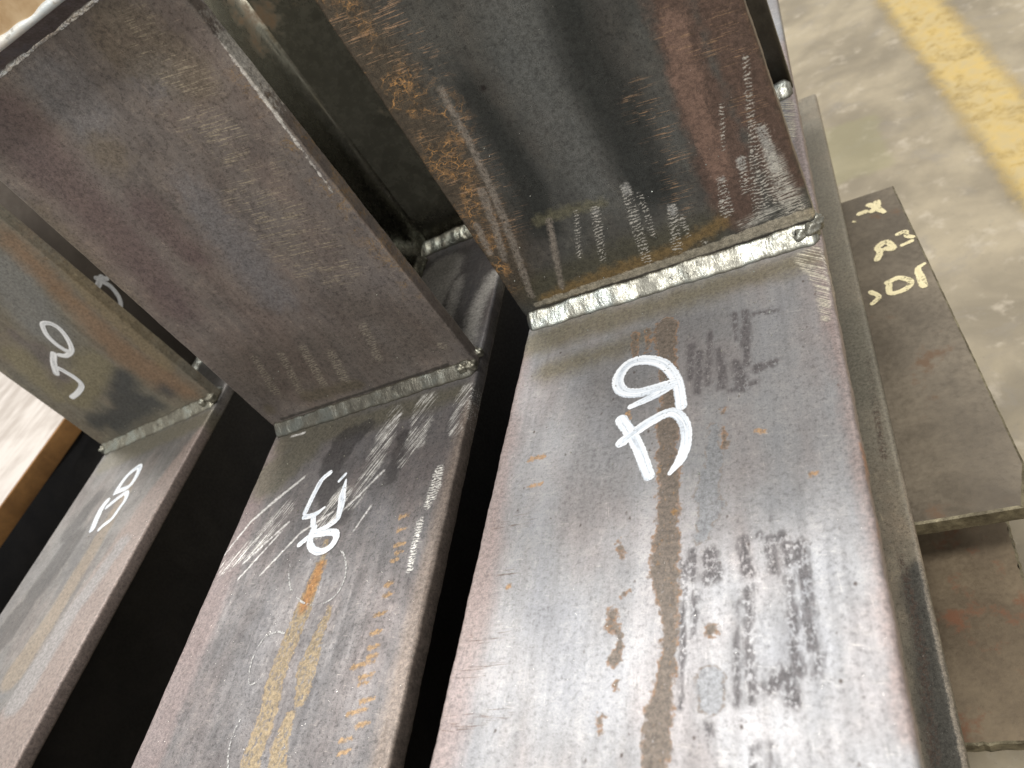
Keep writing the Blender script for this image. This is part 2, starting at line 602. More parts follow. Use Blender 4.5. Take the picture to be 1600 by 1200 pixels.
def fillet_bead(name, x0, x1, leg_z, leg_y, parent, mat, origin, zdir, ydir, seed=0, pitch=.0026, amp=.0005, bulge=.0008, over=-.0008, n=340, xdir=(1, 0, 0), facet=0.0):
    """fillet weld along xdir between a wall (leg along zdir) and a base (leg along ydir)"""
    r = np.random.default_rng(seed)
    ph = r.uniform(0, 6, 8)
    xs = np.linspace(x0 - over, x1 + over, n)
    m_ = 15
    o = np.array(origin, float)
    zd, yd, xd = (np.array(v, float) for v in (zdir, ydir, xdir))
    V = []
    for i, x in enumerate(xs):
        e = min(1.0, (x - (x0 - over)) / .004 + .35, ((x1 + over) - x) / .004 + .35)
        wv = .5 * math.sin(x * 120 + ph[0]) + .35 * math.sin(x * 290 + ph[1]) + .25 * math.sin(x * 710 + ph[2])
        wv2 = .5 * math.sin(x * 140 + ph[3]) + .35 * math.sin(x * 330 + ph[4]) + .25 * math.sin(x * 810 + ph[5])
        a = leg_z * (1 + .09 * wv) * (e ** .5)
        b = leg_y * (1 + .09 * wv2) * (e ** .5)
        for k in range(m_):
            s = k / (m_ - 1)
            env = math.sin(math.pi * s)
            phs = (x + .0022 * env * (1 + .2 * wv) + .0011 * math.sin(x * 610 + ph[7]) + .0016 * math.sin(x * 233 + ph[5])) / pitch
            fr = phs - math.floor(phs)
            rip = (fr ** .6 if fr < .8 else (1 - fr) * 5 * .87) - .5
            h = bulge * env ** (.6 if facet else 1.0) * (1 + .15 * wv) + amp * rip * min(1, env * 1.6) * max(.12, .55 + .6 * math.sin(x * 95 + ph[6]) * math.sin(x * 41 + ph[3]))
            h -= .0012 * (1 - env) ** 6 * .5
            c = o + xd * x + zd * (a * (1 - s)) + yd * (b * s)
            V.append(c + (zd + yd) * (.7071 * h))
        c = o - (zd + yd) * .002 + xd * x      # buried root
        V.append(c)
    P = m_ + 1
    Fc = []
    for i in range(n - 1):
        for k in range(P):
            k2 = (k + 1) % P
            Fc.append((i * P + k, i * P + k2, (i + 1) * P + k2, (i + 1) * P + k))
    Fc.append(tuple(range(P - 1, -1, -1)))
    Fc.append(tuple((n - 1) * P + k for k in range(P)))
    me = mesh_from(name, V, Fc)
    at = me.attributes.new('bead', 'FLOAT', 'POINT')
    at.data.foreach_set('value', np.tile(np.r_[np.linspace(0, 1, m_), .5], n).astype(np.float32))
    return link(name, me, parent, mat)


def lump(name, centres, parent, mat, seed=0, kind=None):
    """little blobs of weld metal"""
    r = np.random.default_rng(seed)
    bm = bmesh.new()
    for (c, rad, sub) in centres:
        q = bmesh.ops.create_icosphere(bm, subdivisions=sub, radius=1.0)
        ph = r.uniform(0, 6, 6)
        sc = r.uniform(.75, 1.25, 3)
        for v in q['verts']:
            k = 1 + .18 * math.sin(v.co.x * 4 + ph[0]) * math.sin(v.co.y * 5 + ph[1]) + .12 * math.sin(v.co.z * 7 + ph[2])
            v.co = Vector(c) + Vector((v.co.x * sc[0], v.co.y * sc[1], v.co.z * sc[2])) * rad * k
    me = bpy.data.meshes.new(name)
    bm.to_mesh(me)
    bm.free()
    me.polygons.foreach_set('use_smooth', [True] * len(me.polygons))
    at = me.attributes.new('bead', 'FLOAT', 'POINT')
    at.data.foreach_set('value', np.full(len(me.vertices), .5, np.float32))
    o = link(name, me, parent, mat)
    if kind:
        o['kind'] = kind
    return o


def web_mesh(name, uc, w0, w1, vs, mapf, rf=.009):
    """web of an I-section with its root fillets; u = thickness direction, w from w0 (outer flange) to w1"""
    h = TW / 2
    prof = []
    for sgn in (1, -1):
        side = []
        for k in range(6):
            a = k / 5 * math.pi / 2
            side.append((uc + sgn * (h + rf - rf * math.sin(a)), w0 - (rf - rf * math.cos(a))))
        for k in range(6):
            a = k / 5 * math.pi / 2
            side.append((uc + sgn * (h + rf - rf * math.cos(a)), w1 + (rf - rf * math.sin(a))))
        prof += side if sgn == 1 else side[::-1]
    prof = np.array(prof)
    P = len(prof)
    V = []
    for v in vs:
        for q in prof:
            V.append(mapf(q[0], v, q[1]))
    Fc = []
    for i in range(len(vs) - 1):
        for k in range(P):
            Fc.append((i * P + k, i * P + (k + 1) % P, (i + 1) * P + (k + 1) % P, (i + 1) * P + k))
    Fc.append(tuple(range(P - 1, -1, -1)))
    Fc.append(tuple((len(vs) - 1) * P + k for k in range(P)))
    return mesh_from(name, V, Fc)


# ------------------------------------------------------------------ shared materials
M_DARK = plain_steel('shade_dark_steel', (.006, .006, .008), (.018, .017, .018), .2, .6)  # near-black base paints the deep shade of the gaps onto the webs
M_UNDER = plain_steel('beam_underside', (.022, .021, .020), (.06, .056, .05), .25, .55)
M_POSTIN = plain_steel('post_inner_steel', (.085, .082, .064), (.19, .185, .148), .7, .25, 22, rust=.2, rustcol=(.13, .085, .045))
M_POSTDARK = plain_steel('post_inner_steel_shaded', (.022, .019, .015), (.055, .047, .036), .4, .4, 40)  # darker copy of the inner steel, slot shade put into its colour
M_LEFTIN = plain_steel('post_inner_steel_brown', (.085, .07, .058), (.14, .12, .10), .2, .5, 40)
M_WELD_BRIGHT = weld_material('fresh_weld_metal', (.47, .462, .40), (.06, .06, .056), .50, .30)
M_WELD_DULL = weld_material('dull_weld_metal', (.16, .152, .125), (.045, .043, .038), .50, .36)
M_WELD_SPOT = weld_material('speckled_weld_metal', (.42, .40, .32), (.06, .056, .045), .52, .28)
M_WELD_CAP = weld_material('grey_purple_weld', (.30, .26, .26), (.15, .125, .125), .5, .45)
M_TOE_GLINT = weld_material('weld_ripple_glints', (.85, .82, .76), (.25, .22, .2), .42, .2)  # pale metal standing in for highlights along the weld toe
M_GROUND = weld_material('ground_bright_edge', (.92, .91, .86), (.6, .59, .55), .30, .45, 0)
M_MARK = marker_material('white_paint_marker', (.78, .81, .85), (.60, .66, .74))
M_MARK_OFF = marker_material('white_paint_marker_soft', (.78, .79, .80), (.62, .64, .66), .08)
M_CHALK = marker_material('white_chalk_line', (.62, .62, .60), (.5, .5, .5), .3, 800, .51, .9)
M_CRAYON = marker_material('yellow_crayon', (.74, .66, .42), (.62, .55, .34), .34, 560, .42, .8)

# ------------------------------------------------------------------ the setting: floor and its yellow line
ZF = -0.45
N = NT('concrete_floor')
oc = N.objco()
a = N.noise(oc, 9, 6, .6, .3)
b = N.noise(oc, 70, 5, .7)
c = N.noise(oc, 2.2, 4, .55)
f = N.remap(N.math('ADD', N.math('MULTIPLY', a, .6), N.math('MULTIPLY', c, .4)), .36, .66)
col = N.mixc(f, (.165, .14, .098), (.315, .27, .19))
col = N.mixc(N.remap(b, .55, .8, 0, .35), col, (.22, .205, .17))
col = N.mixc(N.remap(N.noise(oc, 15, 4, .65, .6), .52, .70, 0, .4), col, (.19, .172, .15))
col = N.mixc(N.remap(N.noise(oc, 24, 5, .7), .54, .7, 0, .6), col, (.38, .335, .265))
col = N.mixc(N.remap(N.noise(oc, 260, 3, .7), .60, .72, 0, .6), col, (.13, .115, .09))
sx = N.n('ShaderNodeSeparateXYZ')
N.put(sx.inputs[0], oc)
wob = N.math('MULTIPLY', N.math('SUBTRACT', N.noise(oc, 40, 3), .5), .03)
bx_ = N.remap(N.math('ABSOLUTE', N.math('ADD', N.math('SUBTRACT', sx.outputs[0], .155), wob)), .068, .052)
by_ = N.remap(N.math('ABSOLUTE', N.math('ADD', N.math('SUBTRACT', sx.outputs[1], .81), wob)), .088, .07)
col = N.mixc(N.math('MULTIPLY', N.math('MULTIPLY', bx_, by_), .5), col, (.20, .185, .10))     # soft rectangular shade painted into the floor colour
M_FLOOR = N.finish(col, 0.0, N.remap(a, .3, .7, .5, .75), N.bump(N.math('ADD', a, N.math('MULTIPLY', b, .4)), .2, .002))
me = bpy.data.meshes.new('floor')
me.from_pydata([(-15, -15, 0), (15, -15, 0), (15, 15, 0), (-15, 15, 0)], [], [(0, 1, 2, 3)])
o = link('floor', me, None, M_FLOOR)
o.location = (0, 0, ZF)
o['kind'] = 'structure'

N = NT('worn_yellow_floor_paint')
oc = N.objco()
sx = N.n('ShaderNodeSeparateXYZ')
N.put(sx.inputs[0], oc)
a = N.noise(oc, 45, 6, .7, .5)
b = N.noise(oc, 14, 4, .6)
col = N.mixc(N.remap(a, .35, .65), (.50, .36, .12), (.43, .34, .17))
ed = N.math('ADD', N.math('ABSOLUTE', N.math('DIVIDE', sx.outputs[0], .050)), N.math('MULTIPLY', N.math('SUBTRACT', N.math('ADD', N.math('MULTIPLY', a, .5), N.math('MULTIPLY', b, .5)), .5), 1.0))
N.finish(col, 0.0, .55)
N.put(N.bsdf.inputs['Alpha'], N.math('MULTIPLY', N.remap(ed, 1.05, .45), N.remap(N.math('ADD', N.math('MULTIPLY', a, .5), N.math('MULTIPLY', b, .5)), .36, .52, .4, .85)))
me = bpy.data.meshes.new('floor_line')
me.from_pydata([(-.075, -8, 0), (.075, -8, 0), (.075, 8, 0), (-.075, 8, 0)], [], [(0, 1, 2, 3)])
o = link('floor_line', me, None, N.mat)
o.location = (.338, .94, ZF + .004)
o.rotation_euler = (0, 0, math.radians(4.2))
o['kind'] = 'structure'

# ------------------------------------------------------------------ marks and painted light on the six big faces (pixels of the photograph)
RUST = (.135, .107, .083)
RIM = (.30, .15, .055)
right_flange = [
    dict(px=[[(812, 560, 14), (770, 760, 24), (724, 960, 36), (690, 1110, 40), (667, 1200, 44)]], col=(.31, .225, .205), soft=6, namp=5, nsize=9, nstretch=.3, op=.62, metal=.25, rough=.5),
    dict(px=[[(1284, 420, 14), (1318, 560, 18), (1345, 690, 22), (1375, 830, 24), (1405, 980, 26), (1435, 1150, 28)], [(1212, 20, 10), (1240, 140, 12), (1262, 280, 14), (1284, 420, 14)]], col=(.27, .205, .19), soft=3.5, namp=4, nsize=5, nstretch=.25, op=.7, metal=.25, rough=.5),
    dict(px=[[(838, 535, 24), (1050, 470, 24), (1265, 405, 22)], [(860, 580, 20), (1000, 530, 18)]], col=(.17, .145, .085), soft=7, namp=6, nsize=12, op=.72, metal=.35, rough=.42),
    dict(px=[[(1010, 530, 40), (1100, 520, 50), (1120, 580, 40)], [(940, 620, 60), (930, 760, 60)]], col=(.16, .15, .15), soft=12, namp=6, nsize=14, op=.40),
    dict(px=[[(1148, 492, 6), (1150, 530, 5)], [(1164, 488, 8), (1166, 530, 8), (1165, 568, 7)], [(1080, 540, 6), (1080, 590, 6)], [(1093, 552, 6), (1091, 612, 6)],
             [(1125, 545, 5), (1128, 605, 8)], [(1150, 565, 8), (1160, 605, 12)], [(1185, 575, 10), (1212, 565, 8)], [(1180, 490, 6), (1215, 485, 4)], [(1110, 520, 5), (1105, 600, 6)],
             [(1140, 610, 5), (1180, 598, 7)]], col=(.085, .077, .08), soft=1.4, namp=3.2, nsize=3.2, nstretch=.35, pat='mottle', lo=.37, op=.9, metal=.1, rough=.6),
    dict(px=[[(1163, 842, 8), (1168, 895, 9)], [(1184, 838, 8)], [(1205, 842, 10), (1210, 890, 11)], [(1224, 838, 10), (1232, 880, 10)], [(1250, 850, 11), (1256, 905, 11), (1262, 960, 10), (1268, 1010, 10)],
             [(1168, 920, 8), (1170, 980, 6), (1172, 1095, 7)], [(1152, 940, 6), (1150, 1000, 5), (1154, 1100, 6)], [(1235, 905, 9), (1240, 985, 11)], [(1240, 1010, 11), (1244, 1050, 12)], [(1280, 1025, 7), (1278, 1055, 7)],
             [(1205, 1075, 14), (1228, 1050, 16), (1240, 1095, 14)], [(1068, 878, 6), (1068, 1000, 4), (1066, 1100, 4)], [(1084, 862, 6), (1084, 905, 7)], [(1084, 925, 4), (1083, 1000, 5)], [(1110, 865, 13), (1112, 900, 14)],
             [(1178, 1168, 5), (1178, 1215, 8)], [(1206, 1164, 5), (1206, 1215, 8)], [(1106, 1135, 3), (1105, 1162, 3)], [(1065, 1105, 4), (1064, 1060, 4)]],
         col=(.085, .077, .082), soft=1.4, namp=3.6, nsize=3.4, nstretch=.3, pat='mottle', lo=.41, op=.85, metal=.05, rough=.65),
    dict(px=[[(1116, 668, 9), (1114, 696, 9), (1116, 722, 15), (1103, 768, 19), (1112, 792, 21), (1100, 820, 13), (1097, 838, 12)], [(1108, 1060, 22), (1112, 1096, 22)]],
         col=(.23, .243, .262), soft=.9, namp=3.2, nsize=3.4, op=.6, rim=(.17, .12, .08), rimw=.6, rimop=.55, metal=.4, rough=.5),
    dict(px=[[(1040, 508, 16), (1040, 552, 14), (1048, 612, 13), (1044, 656, 17), (1042, 704, 15), (1044, 736, 16), (1045, 776, 16), (1043, 820, 18), (1040, 864, 21), (1038, 892, 22), (1042, 930, 18), (1046, 961, 13), (1048, 980, 12),
              (1045, 1004, 12), (1041, 1048, 12), (1033, 1088, 18), (1030, 1113, 22), (1026, 1146, 22), (1024, 1220, 20)],
             [(955, 961, 9), (957, 975, 8), (968, 994, 6), (968, 1010, 6), (961, 1030, 10)], [(975, 927, 5), (982, 924, 4)], [(938, 1120, 3), (937, 1145, 4)], [(964, 1066, 4), (960, 1074, 3)], [(1111, 983, 9)],
             [(993, 522, 5), (992, 562, 4)], [(1012, 516, 3), (1010, 550, 3)], [(968, 845, 2), (972, 872, 3)], [(1128, 642, 4)], [(1130, 668, 3), (1133, 700, 3)]],
         col=RUST, soft=.8, namp=4.0, nsize=3.4, pat='mottle', lo=.27, rim=RIM, rimw=.6, rimop=.5, metal=.15, rough=.55, op=.9, dh=-.8),
    dict(px=[[(1043, 650, 14), (1045, 776, 15), (1040, 880, 20), (1046, 970, 12), (1041, 1048, 12), (1030, 1113, 20), (1024, 1220, 18)]], col=(.33, .19, .08), soft=1.5, namp=2, nsize=3, pat='mottle', lo=.60, op=.75, metal=0, rough=.8),
    dict(px=[[(850, 713, 4), (830, 717, 4)], [(795, 917, 4)], [(846, 756, 3), (825, 760, 2)], [(982, 645, 4), (980, 660, 3)], [(1053, 800, 5)], [(1030, 735, 3)], [(1180, 672, 4), (1200, 676, 3)], [(1265, 742, 4), (1275, 738, 3)]],
         col=(.34, .19, .07), soft=.6, namp=2.4, nsize=2.0, metal=0, rough=.8, op=.75),
    dict(px=[[(1345, 690, 2), (1382, 850, 3), (1408, 960, 3), (1428, 1100, 3)]], col=(.42, .17, .045), soft=.7, namp=1.6, nsize=5, nstretch=.3, metal=0, rough=.8, op=.8),
    dict(px=[[(1265, 400, 20), (1285, 440, 12), (1290, 500, 5)], [(1225, 165, 12), (1236, 215, 6)], [(1275, 330, 8)]], col=(.66, .62, .52), soft=1.5, namp=2, nsize=4, pat='streak', ang=2.4, lo=.45, metal=.5, rough=.3, op=.9),
    dict(px=[[(735, 1000, 14), (800, 985, 8)], [(720, 1060, 16), (790, 1045, 10)], [(750, 905, 14), (800, 895, 8)], [(770, 820, 10), (830, 808, 10)], [(700, 1130, 20), (790, 1112, 10)]],
         col=(.12, .075, .055), soft=2, namp=2, pat='comb', lo=.60, op=.8, metal=.1),
]
right_post = [
    dict(px=[[(520, 40, 70), (640, 200, 60), (740, 340, 55), (800, 440, 40)]], col=(.105, .078, .05), soft=9, namp=7, nsize=16, op=.65),
    dict(px=[[(780, -20, 50), (830, 120, 40), (900, 240, 35), (930, 300, 30)]], col=(.15, .157, .152), soft=9, namp=7, nsize=16, nstretch=.4, op=.55),  # lighter band paints the upright's glossy sheen into the colour
    dict(px=[[(880, -20, 34), (930, 110, 40), (990, 220, 44), (1020, 300, 36)], [(740, 140, 20), (830, 300, 34), (850, 350, 30)]], col=(.024, .027, .025), soft=7, namp=7, nsize=14, nstretch=.5, op=.8),
    dict(px=[[(1040, -20, 36), (1070, 90, 36), (1110, 190, 40), (1140, 280, 44), (1150, 330, 36)], [(1120, 0, 40), (1180, 150, 40), (1230, 290, 30)]], col=(.118, .072, .054), soft=3.5, namp=6, nsize=9, op=.85, metal=.25),
    dict(px=[[(1050, 40, 22), (1075, 130, 20), (1105, 215, 20), (1125, 270, 18)]], col=(.20, .125, .095), soft=1.5, namp=5, nsize=6, nstretch=.4, op=.7, metal=.1, rough=.6),
    dict(px=[[(850, 455, 34), (1000, 395, 36), (1110, 355, 28)]], col=(.085, .08, .05), soft=7, namp=6, nsize=10, op=.65),
    dict(px=[[(852, 466, 9), (950, 428, 12), (1050, 392, 13), (1125, 350, 12)]], col=(.22, .135, .04), soft=3, namp=5, nsize=5, op=.6, metal=.1, rough=.6),
    dict(px=[[(840, 345, 8), (890, 328, 9), (940, 318, 8)]], col=(.17, .16, .10), soft=2.5, namp=4, nsize=4, op=.65),
    dict(px=[[(515, 30, 55), (575, 95, 40)], [(600, 120, 40), (690, 190, 40), (705, 290, 40), (745, 340, 34), (790, 430, 24)]], col=(.40, .215, .075), soft=6, namp=6, nsize=9, pat='crack', op=.95, metal=0, rough=.75),
    dict(px=[[(560, 20, 70), (660, 110, 40)], [(700, 220, 50), (780, 340, 40)], [(1000, 150, 26), (1050, 240, 26), (1065, 320, 22)], [(1050, 40, 30), (1140, 60, 40)], [(1170, 170, 30)]], col=(.33, .21, .125), soft=5, namp=5, nsize=9, pat='comb', ang=.12, op=.85, lo=.59, metal=.1, rough=.6),
    dict(px=[[(688, 140, 5), (735, 225, 5), (770, 300, 6), (800, 375, 6), (830, 462, 5)], [(752, 298, 7), (772, 350, 6), (788, 405, 5)], [(858, 345, 5), (868, 400, 5), (878, 450, 4)], [(745, 352, 5), (765, 395, 5)]],
         col=(.30, .265, .225), soft=1.0, namp=1.2, nsize=1.6, pat='mottle', lo=.36, op=.8, metal=.5, rough=.4),
    dict(px=[[(930, 328, 7), (936, 365, 7), (942, 405, 5)], [(978, 293, 8), (992, 345, 9), (1012, 410, 7)], [(1000, 305, 5), (1020, 365, 5)], [(1050, 325, 8), (1058, 388, 8)], [(1064, 340, 5), (1075, 368, 4)],
             [(1128, 165, 4), (1130, 235, 3)], [(1127, 280, 6), (1135, 330, 11)], [(1158, 250, 7), (1166, 300, 6)], [(1165, 90, 5), (1172, 170, 6), (1180, 250, 8), (1190, 330, 14)], [(1190, 200, 9), (1215, 300, 18), (1245, 330, 16)],
             [(900, 330, 3), (905, 400, 4)], [(1100, 380, 5)]],
         col=(.62, .60, .54), soft=.7, namp=1.3, nsize=2.0, pat='ladder', lo=.25, op=.85, metal=.5, rough=.33),
    dict(px=[[(978, 292, 6), (980, 300, 6)], [(1050, 325, 6), (1052, 332, 6)], [(1127, 280, 4)], [(1189, 203, 6), (1200, 230, 7), (1212, 265, 6)], [(1158, 250, 6), (1160, 262, 5)], [(930, 329, 4)]],
         col=(.50, .50, .48), soft=1.2, namp=1.6, nsize=2, pat='mottle', lo=.38, op=.7, metal=.6, rough=.38),
    dict(px=[[(1205, 235, 8), (1222, 285, 14), (1240, 322, 18)], [(1215, 330, 10), (1160, 350, 6)]], col=(.56, .55, .50), soft=2.5, namp=3, nsize=3, pat='streak', ang=.12, long=9, thin=.6, lo=.42, op=.85, metal=.5, rough=.33),
    dict(px=[[(838, 476, 4), (960, 436, 6), (1100, 392, 9), (1180, 362, 10), (1262, 335, 11)]], col=(.56, .52, .43), soft=.6, namp=1.6, nsize=5, nstretch=2.5, op=.92, metal=.85, rough=.36),
    dict(px=[[(832, 485, 2), (960, 444, 2.2), (1100, 399, 2.5), (1262, 346, 2.5)]], col=(.03, .026, .02), soft=.5, namp=.8, nsize=3, op=.85, metal=.1, rough=.7),
    dict(px=[[(755, 138, 5)]], col=(.02, .016, .015), soft=.8, namp=1, nsize=2, op=.9),
]
mid_flange = [
    dict(px=[[(432, 700, 10), (380, 800, 26), (300, 980, 34), (240, 1120, 38), (200, 1210, 44)]], col=(.26, .19, .18), soft=5, namp=7, nsize=5, nstretch=.25, op=.5, metal=.25, rough=.5),
    dict(px=[[(735, 630, 8), (690, 810, 14), (655, 980, 24), (612, 1200, 36)]], col=(.25, .20, .165), soft=4, namp=3, nsize=6, nstretch=.4, op=.7, metal=.4, rough=.4),
    dict(px=[[(450, 690, 18), (580, 655, 16), (715, 612, 14)], [(430, 740, 28), (480, 700, 20)]], col=(.13, .12, .085), soft=6, namp=5, nsize=9, op=.75),
    dict(px=[[(570, 670, 12), (540, 690, 20), (520, 725, 18)], [(632, 680, 9), (612, 745, 10)], [(515, 760, 18), (530, 800, 20)]], col=(.05, .048, .05), soft=2, namp=5, nsize=6, op=.7),
    dict(px=[[(500, 883, 7), (486, 921, 9), (473, 954, 12), (461, 983, 12), (444, 1025, 12), (428, 1067, 12), (423, 1100, 13), (409, 1142, 14), (394, 1183, 14), (386, 1215, 14)],
             [(515, 950, 3), (500, 987, 7), (480, 1042, 14), (477, 1062, 12), (469, 1096, 7)], [(452, 1122, 8), (438, 1162, 11), (430, 1210, 13)], [(510, 845, 3), (505, 870, 4)]],
         col=(.31, .24, .145), soft=.8, namp=3.0, nsize=3.4, pat='mottle', lo=.39, rim=(.40, .27, .12), rimw=.5, rimop=.4, metal=.15, rough=.55, op=.92),
    dict(px=[[(500, 885, 6), (486, 921, 7), (474, 950, 6)]], col=(.42, .19, .05), soft=2, namp=3, nsize=4, metal=0, rough=.8, op=.7),
    dict(px=[[(340 + .4167 * x - 7 * k, 700 + .4167 * y + 2 * k, 3.0), (340 + .4167 * x + 8 * k, 700 + .4167 * y - 2.5 * k, 1.8)] for x, y, k in
             ((700, 255, .8), (690, 305, .6), (685, 360, 1), (680, 390, .6), (665, 420, .5), (645, 510, .7), (640, 550, .8), (610, 622, 1), (595, 690, 1), (585, 745, 1), (580, 780, 1), (545, 812, 2.2), (555, 855, 1.4), (550, 880, 1), (560, 945, 1.3), (520, 990, 2.0), (545, 1035, 1.2), (480, 1095, 1.2), (475, 1140, 1.2))],
         col=(.40, .26, .13), soft=.6, namp=2.0, nsize=2, metal=0, rough=.7, op=.85),
    dict(px=[[(618, 645, 10), (598, 690, 13), (575, 745, 12), (550, 790, 5)], [(665, 630, 14), (650, 690, 13)], [(728, 612, 12), (712, 670, 10)], [(640, 700, 10), (630, 720, 8)], [(530, 780, 16), (500, 830, 9)], [(450, 790, 9), (400, 850, 12), (352, 885, 8)]],
         col=(.80, .78, .72), soft=2.0, namp=4, nsize=6, pat='streak', ang=1.02, long=20, thin=.5, lo=.5, op=.75, metal=.35, rough=.35),  # grinding scratches, their specular glint put into a pale colour
    dict(px=[[(476, 745, 1.6), (430, 782, 2), (392, 815, 1.2), (350, 868, .8)], [(520, 800, 1.4), (470, 832, 1.4), (405, 900, .8)], [(452, 815, 1.2), (380, 880, .8)], [(600, 735, 1.6), (560, 775, 1.4), (500, 830, 1.2)], [(625, 648, 2), (605, 668, 1.4)], [(455, 682, 1.4), (476, 676, 1.4)],
             [(580, 790, 1.2), (552, 830, .8)], [(440, 830, 1), (372, 905, .8)]],
         col=(.85, .83, .78), soft=.6, namp=1.0, nsize=3, op=.7, metal=.3, rough=.35),  # long scratches, also coloured pale to carry their glint
    dict(px=[[(690, 425, 26), (680, 470, 14)], [(770, 430, 9), (745, 480, 10), (727, 545, 10)], [(715, 440, 8), (700, 500, 6)]], col=(.55, .53, .50), soft=4, namp=4, nsize=5, op=.8, metal=.3, rough=.35),  # pale colour lifts the dim area between posts and paints the edge highlight
    dict(px=[[(686, 733, 6), (680, 760, 8), (668, 790, 5)], [(658, 812, 4), (648, 850, 4), (640, 890, 4)]], col=(.76, .74, .70), soft=1, namp=1.6, nsize=3, pat='ladder', pitch=1.6, lo=-.5, op=.9, metal=.3, rough=.35),
]
mid_post = [
    dict(px=[[(20, 200, 60), (110, 290, 45), (200, 380, 40), (280, 480, 30)], [(230, 330, 30), (300, 400, 24)]], col=(.135, .092, .094), soft=9, namp=8, nsize=9, op=.6),
    dict(px=[[(90, 140, 50), (130, 180, 40)], [(300, 300, 30), (380, 400, 36), (430, 460, 30)], [(240, 120, 30)]], col=(.20, .20, .212), soft=7, namp=9, nsize=9, op=.6),
    dict(px=[[(200, 60, 60), (300, 120, 40)], [(170, 240, 30)], [(60, 330, 14), (200, 470, 16)]], col=(.19, .155, .11), soft=6, namp=9, nsize=6, op=.55),
    dict(px=[[(390, 590, 60), (520, 560, 60), (660, 520, 50), (560, 490, 40)]], col=(.085, .07, .055), soft=14, namp=9, nsize=9, op=.5),
    dict(px=[[(380, 110, 26), (470, 220, 28), (560, 340, 30), (640, 440, 26)]], col=(.26, .165, .07), soft=6, namp=6, nsize=8, pat='crack', op=.9, metal=.1, rough=.6),
    dict(px=[[(230, 60, 40), (300, 140, 40)], [(300, 180, 40), (400, 250, 40)], [(400, 320, 50), (480, 390, 60)], [(520, 420, 40)]], col=(.42, .36, .27), soft=6, namp=6, nsize=10, pat='comb', ang=.2, op=.8, lo=.555, metal=.5, rough=.4),
    dict(px=[[(398, 560, 6), (430, 612, 7)], [(440, 555, 6), (470, 612, 6)], [(474, 545, 7), (505, 600, 7)], [(518, 552, 7), (540, 595, 8)], [(568, 510, 7), (592, 560, 6)], [(690, 540, 8)]],
         col=(.36, .32, .26), soft=1.2, namp=1.5, nsize=3, pat='ladder', pitch=1.6, lo=-.5, op=.75, metal=.7, rough=.38),
    dict(px=[[(440, 655, 2.5), (569, 613, 2.5), (700, 570, 3)]], col=(.02, .018, .014), soft=.7, namp=1, nsize=3, op=.85, metal=.1, rough=.7),
    dict(px=[[(290, -10, 3), (380, 112, 3), (450, 205, 2), (520, 300, 1)]], col=(.72, .70, .66), soft=.4, namp=1.2, nsize=3, op=.85, metal=.5, rough=.35),
    dict(px=[[(480, 620, 12), (560, 600, 10)], [(420, 640, 10)]], col=(.12, .10, .065), soft=3, namp=4, nsize=5, op=.6),
]
left_flange = [
    dict(px=[[(325, 662, 8), (245, 775, 18), (140, 940, 28), (30, 1130, 40), (0, 1190, 44)]], col=(.30, .225, .195), soft=4, namp=6, nsize=4, nstretch=.25, op=.55, metal=.2, rough=.5),
    dict(px=[[(205, 755, 5), (150, 850, 8), (90, 950, 10), (25, 1050, 14)]], col=(.26, .20, .135), soft=3, namp=4, nsize=3.4, nstretch=.3, op=.6, metal=.1),
    dict(px=[[(190, 850, 8), (110, 960, 10), (30, 1090, 14)]], col=(.27, .275, .28), soft=3, namp=5, nsize=3.4, nstretch=.3, op=.6),
    dict(px=[[(110, 850, 12), (60, 920, 12)], [(30, 960, 14), (0, 1000, 16)], [(150, 780, 8), (110, 830, 8)]], col=(.07, .066, .064), soft=3, namp=5, nsize=7, nstretch=.35, op=.7),
    dict(px=[[(170, 720, 10), (260, 680, 9), (330, 650, 8)]], col=(.17, .155, .11), soft=5, namp=4, nsize=8, op=.7),
]
left_post = [
    dict(px=[[(10, 430, 44), (70, 510, 36)]], col=(.195, .20, .195), soft=10, namp=7, nsize=15, op=.75),
    dict(px=[[(20, 380, 18), (110, 470, 18), (190, 550, 26), (250, 590, 26), (290, 610, 18)]], col=(.23, .14, .08), soft=9, namp=7, nsize=9, op=.7, metal=.2),
    dict(px=[[(50, 350, 16), (150, 470, 14), (260, 570, 12)]], col=(.235, .18, .10), soft=4, namp=4, nsize=10, op=.6),
    dict(px=[[(150, 570, 26), (120, 620, 22)], [(30, 560, 22), (90, 620, 12)]], col=(.215, .19, .115), soft=6, namp=7, nsize=10, op=.7),
    dict(px=[[(195, 590, 16), (190, 625, 20)], [(215, 630, 26), (180, 665, 14)], [(150, 660, 14), (240, 630, 14)], [(260, 610, 12)]], col=(.05, .055, .058), soft=7, namp=7, nsize=8, op=.8),
    dict(px=[[(60, 545, 14), (100, 590, 10)], [(20, 520, 8), (70, 560, 8)]], col=(.14, .12, .12), soft=4, namp=5, nsize=8, op=.6),
    dict(px=[[(30, 370, 14), (80, 420, 16)], [(60, 430, 16), (130, 480, 14)]], col=(.20, .12, .06), soft=4, namp=5, nsize=8, pat='comb', ang=.2, lo=.58, op=.6),
]


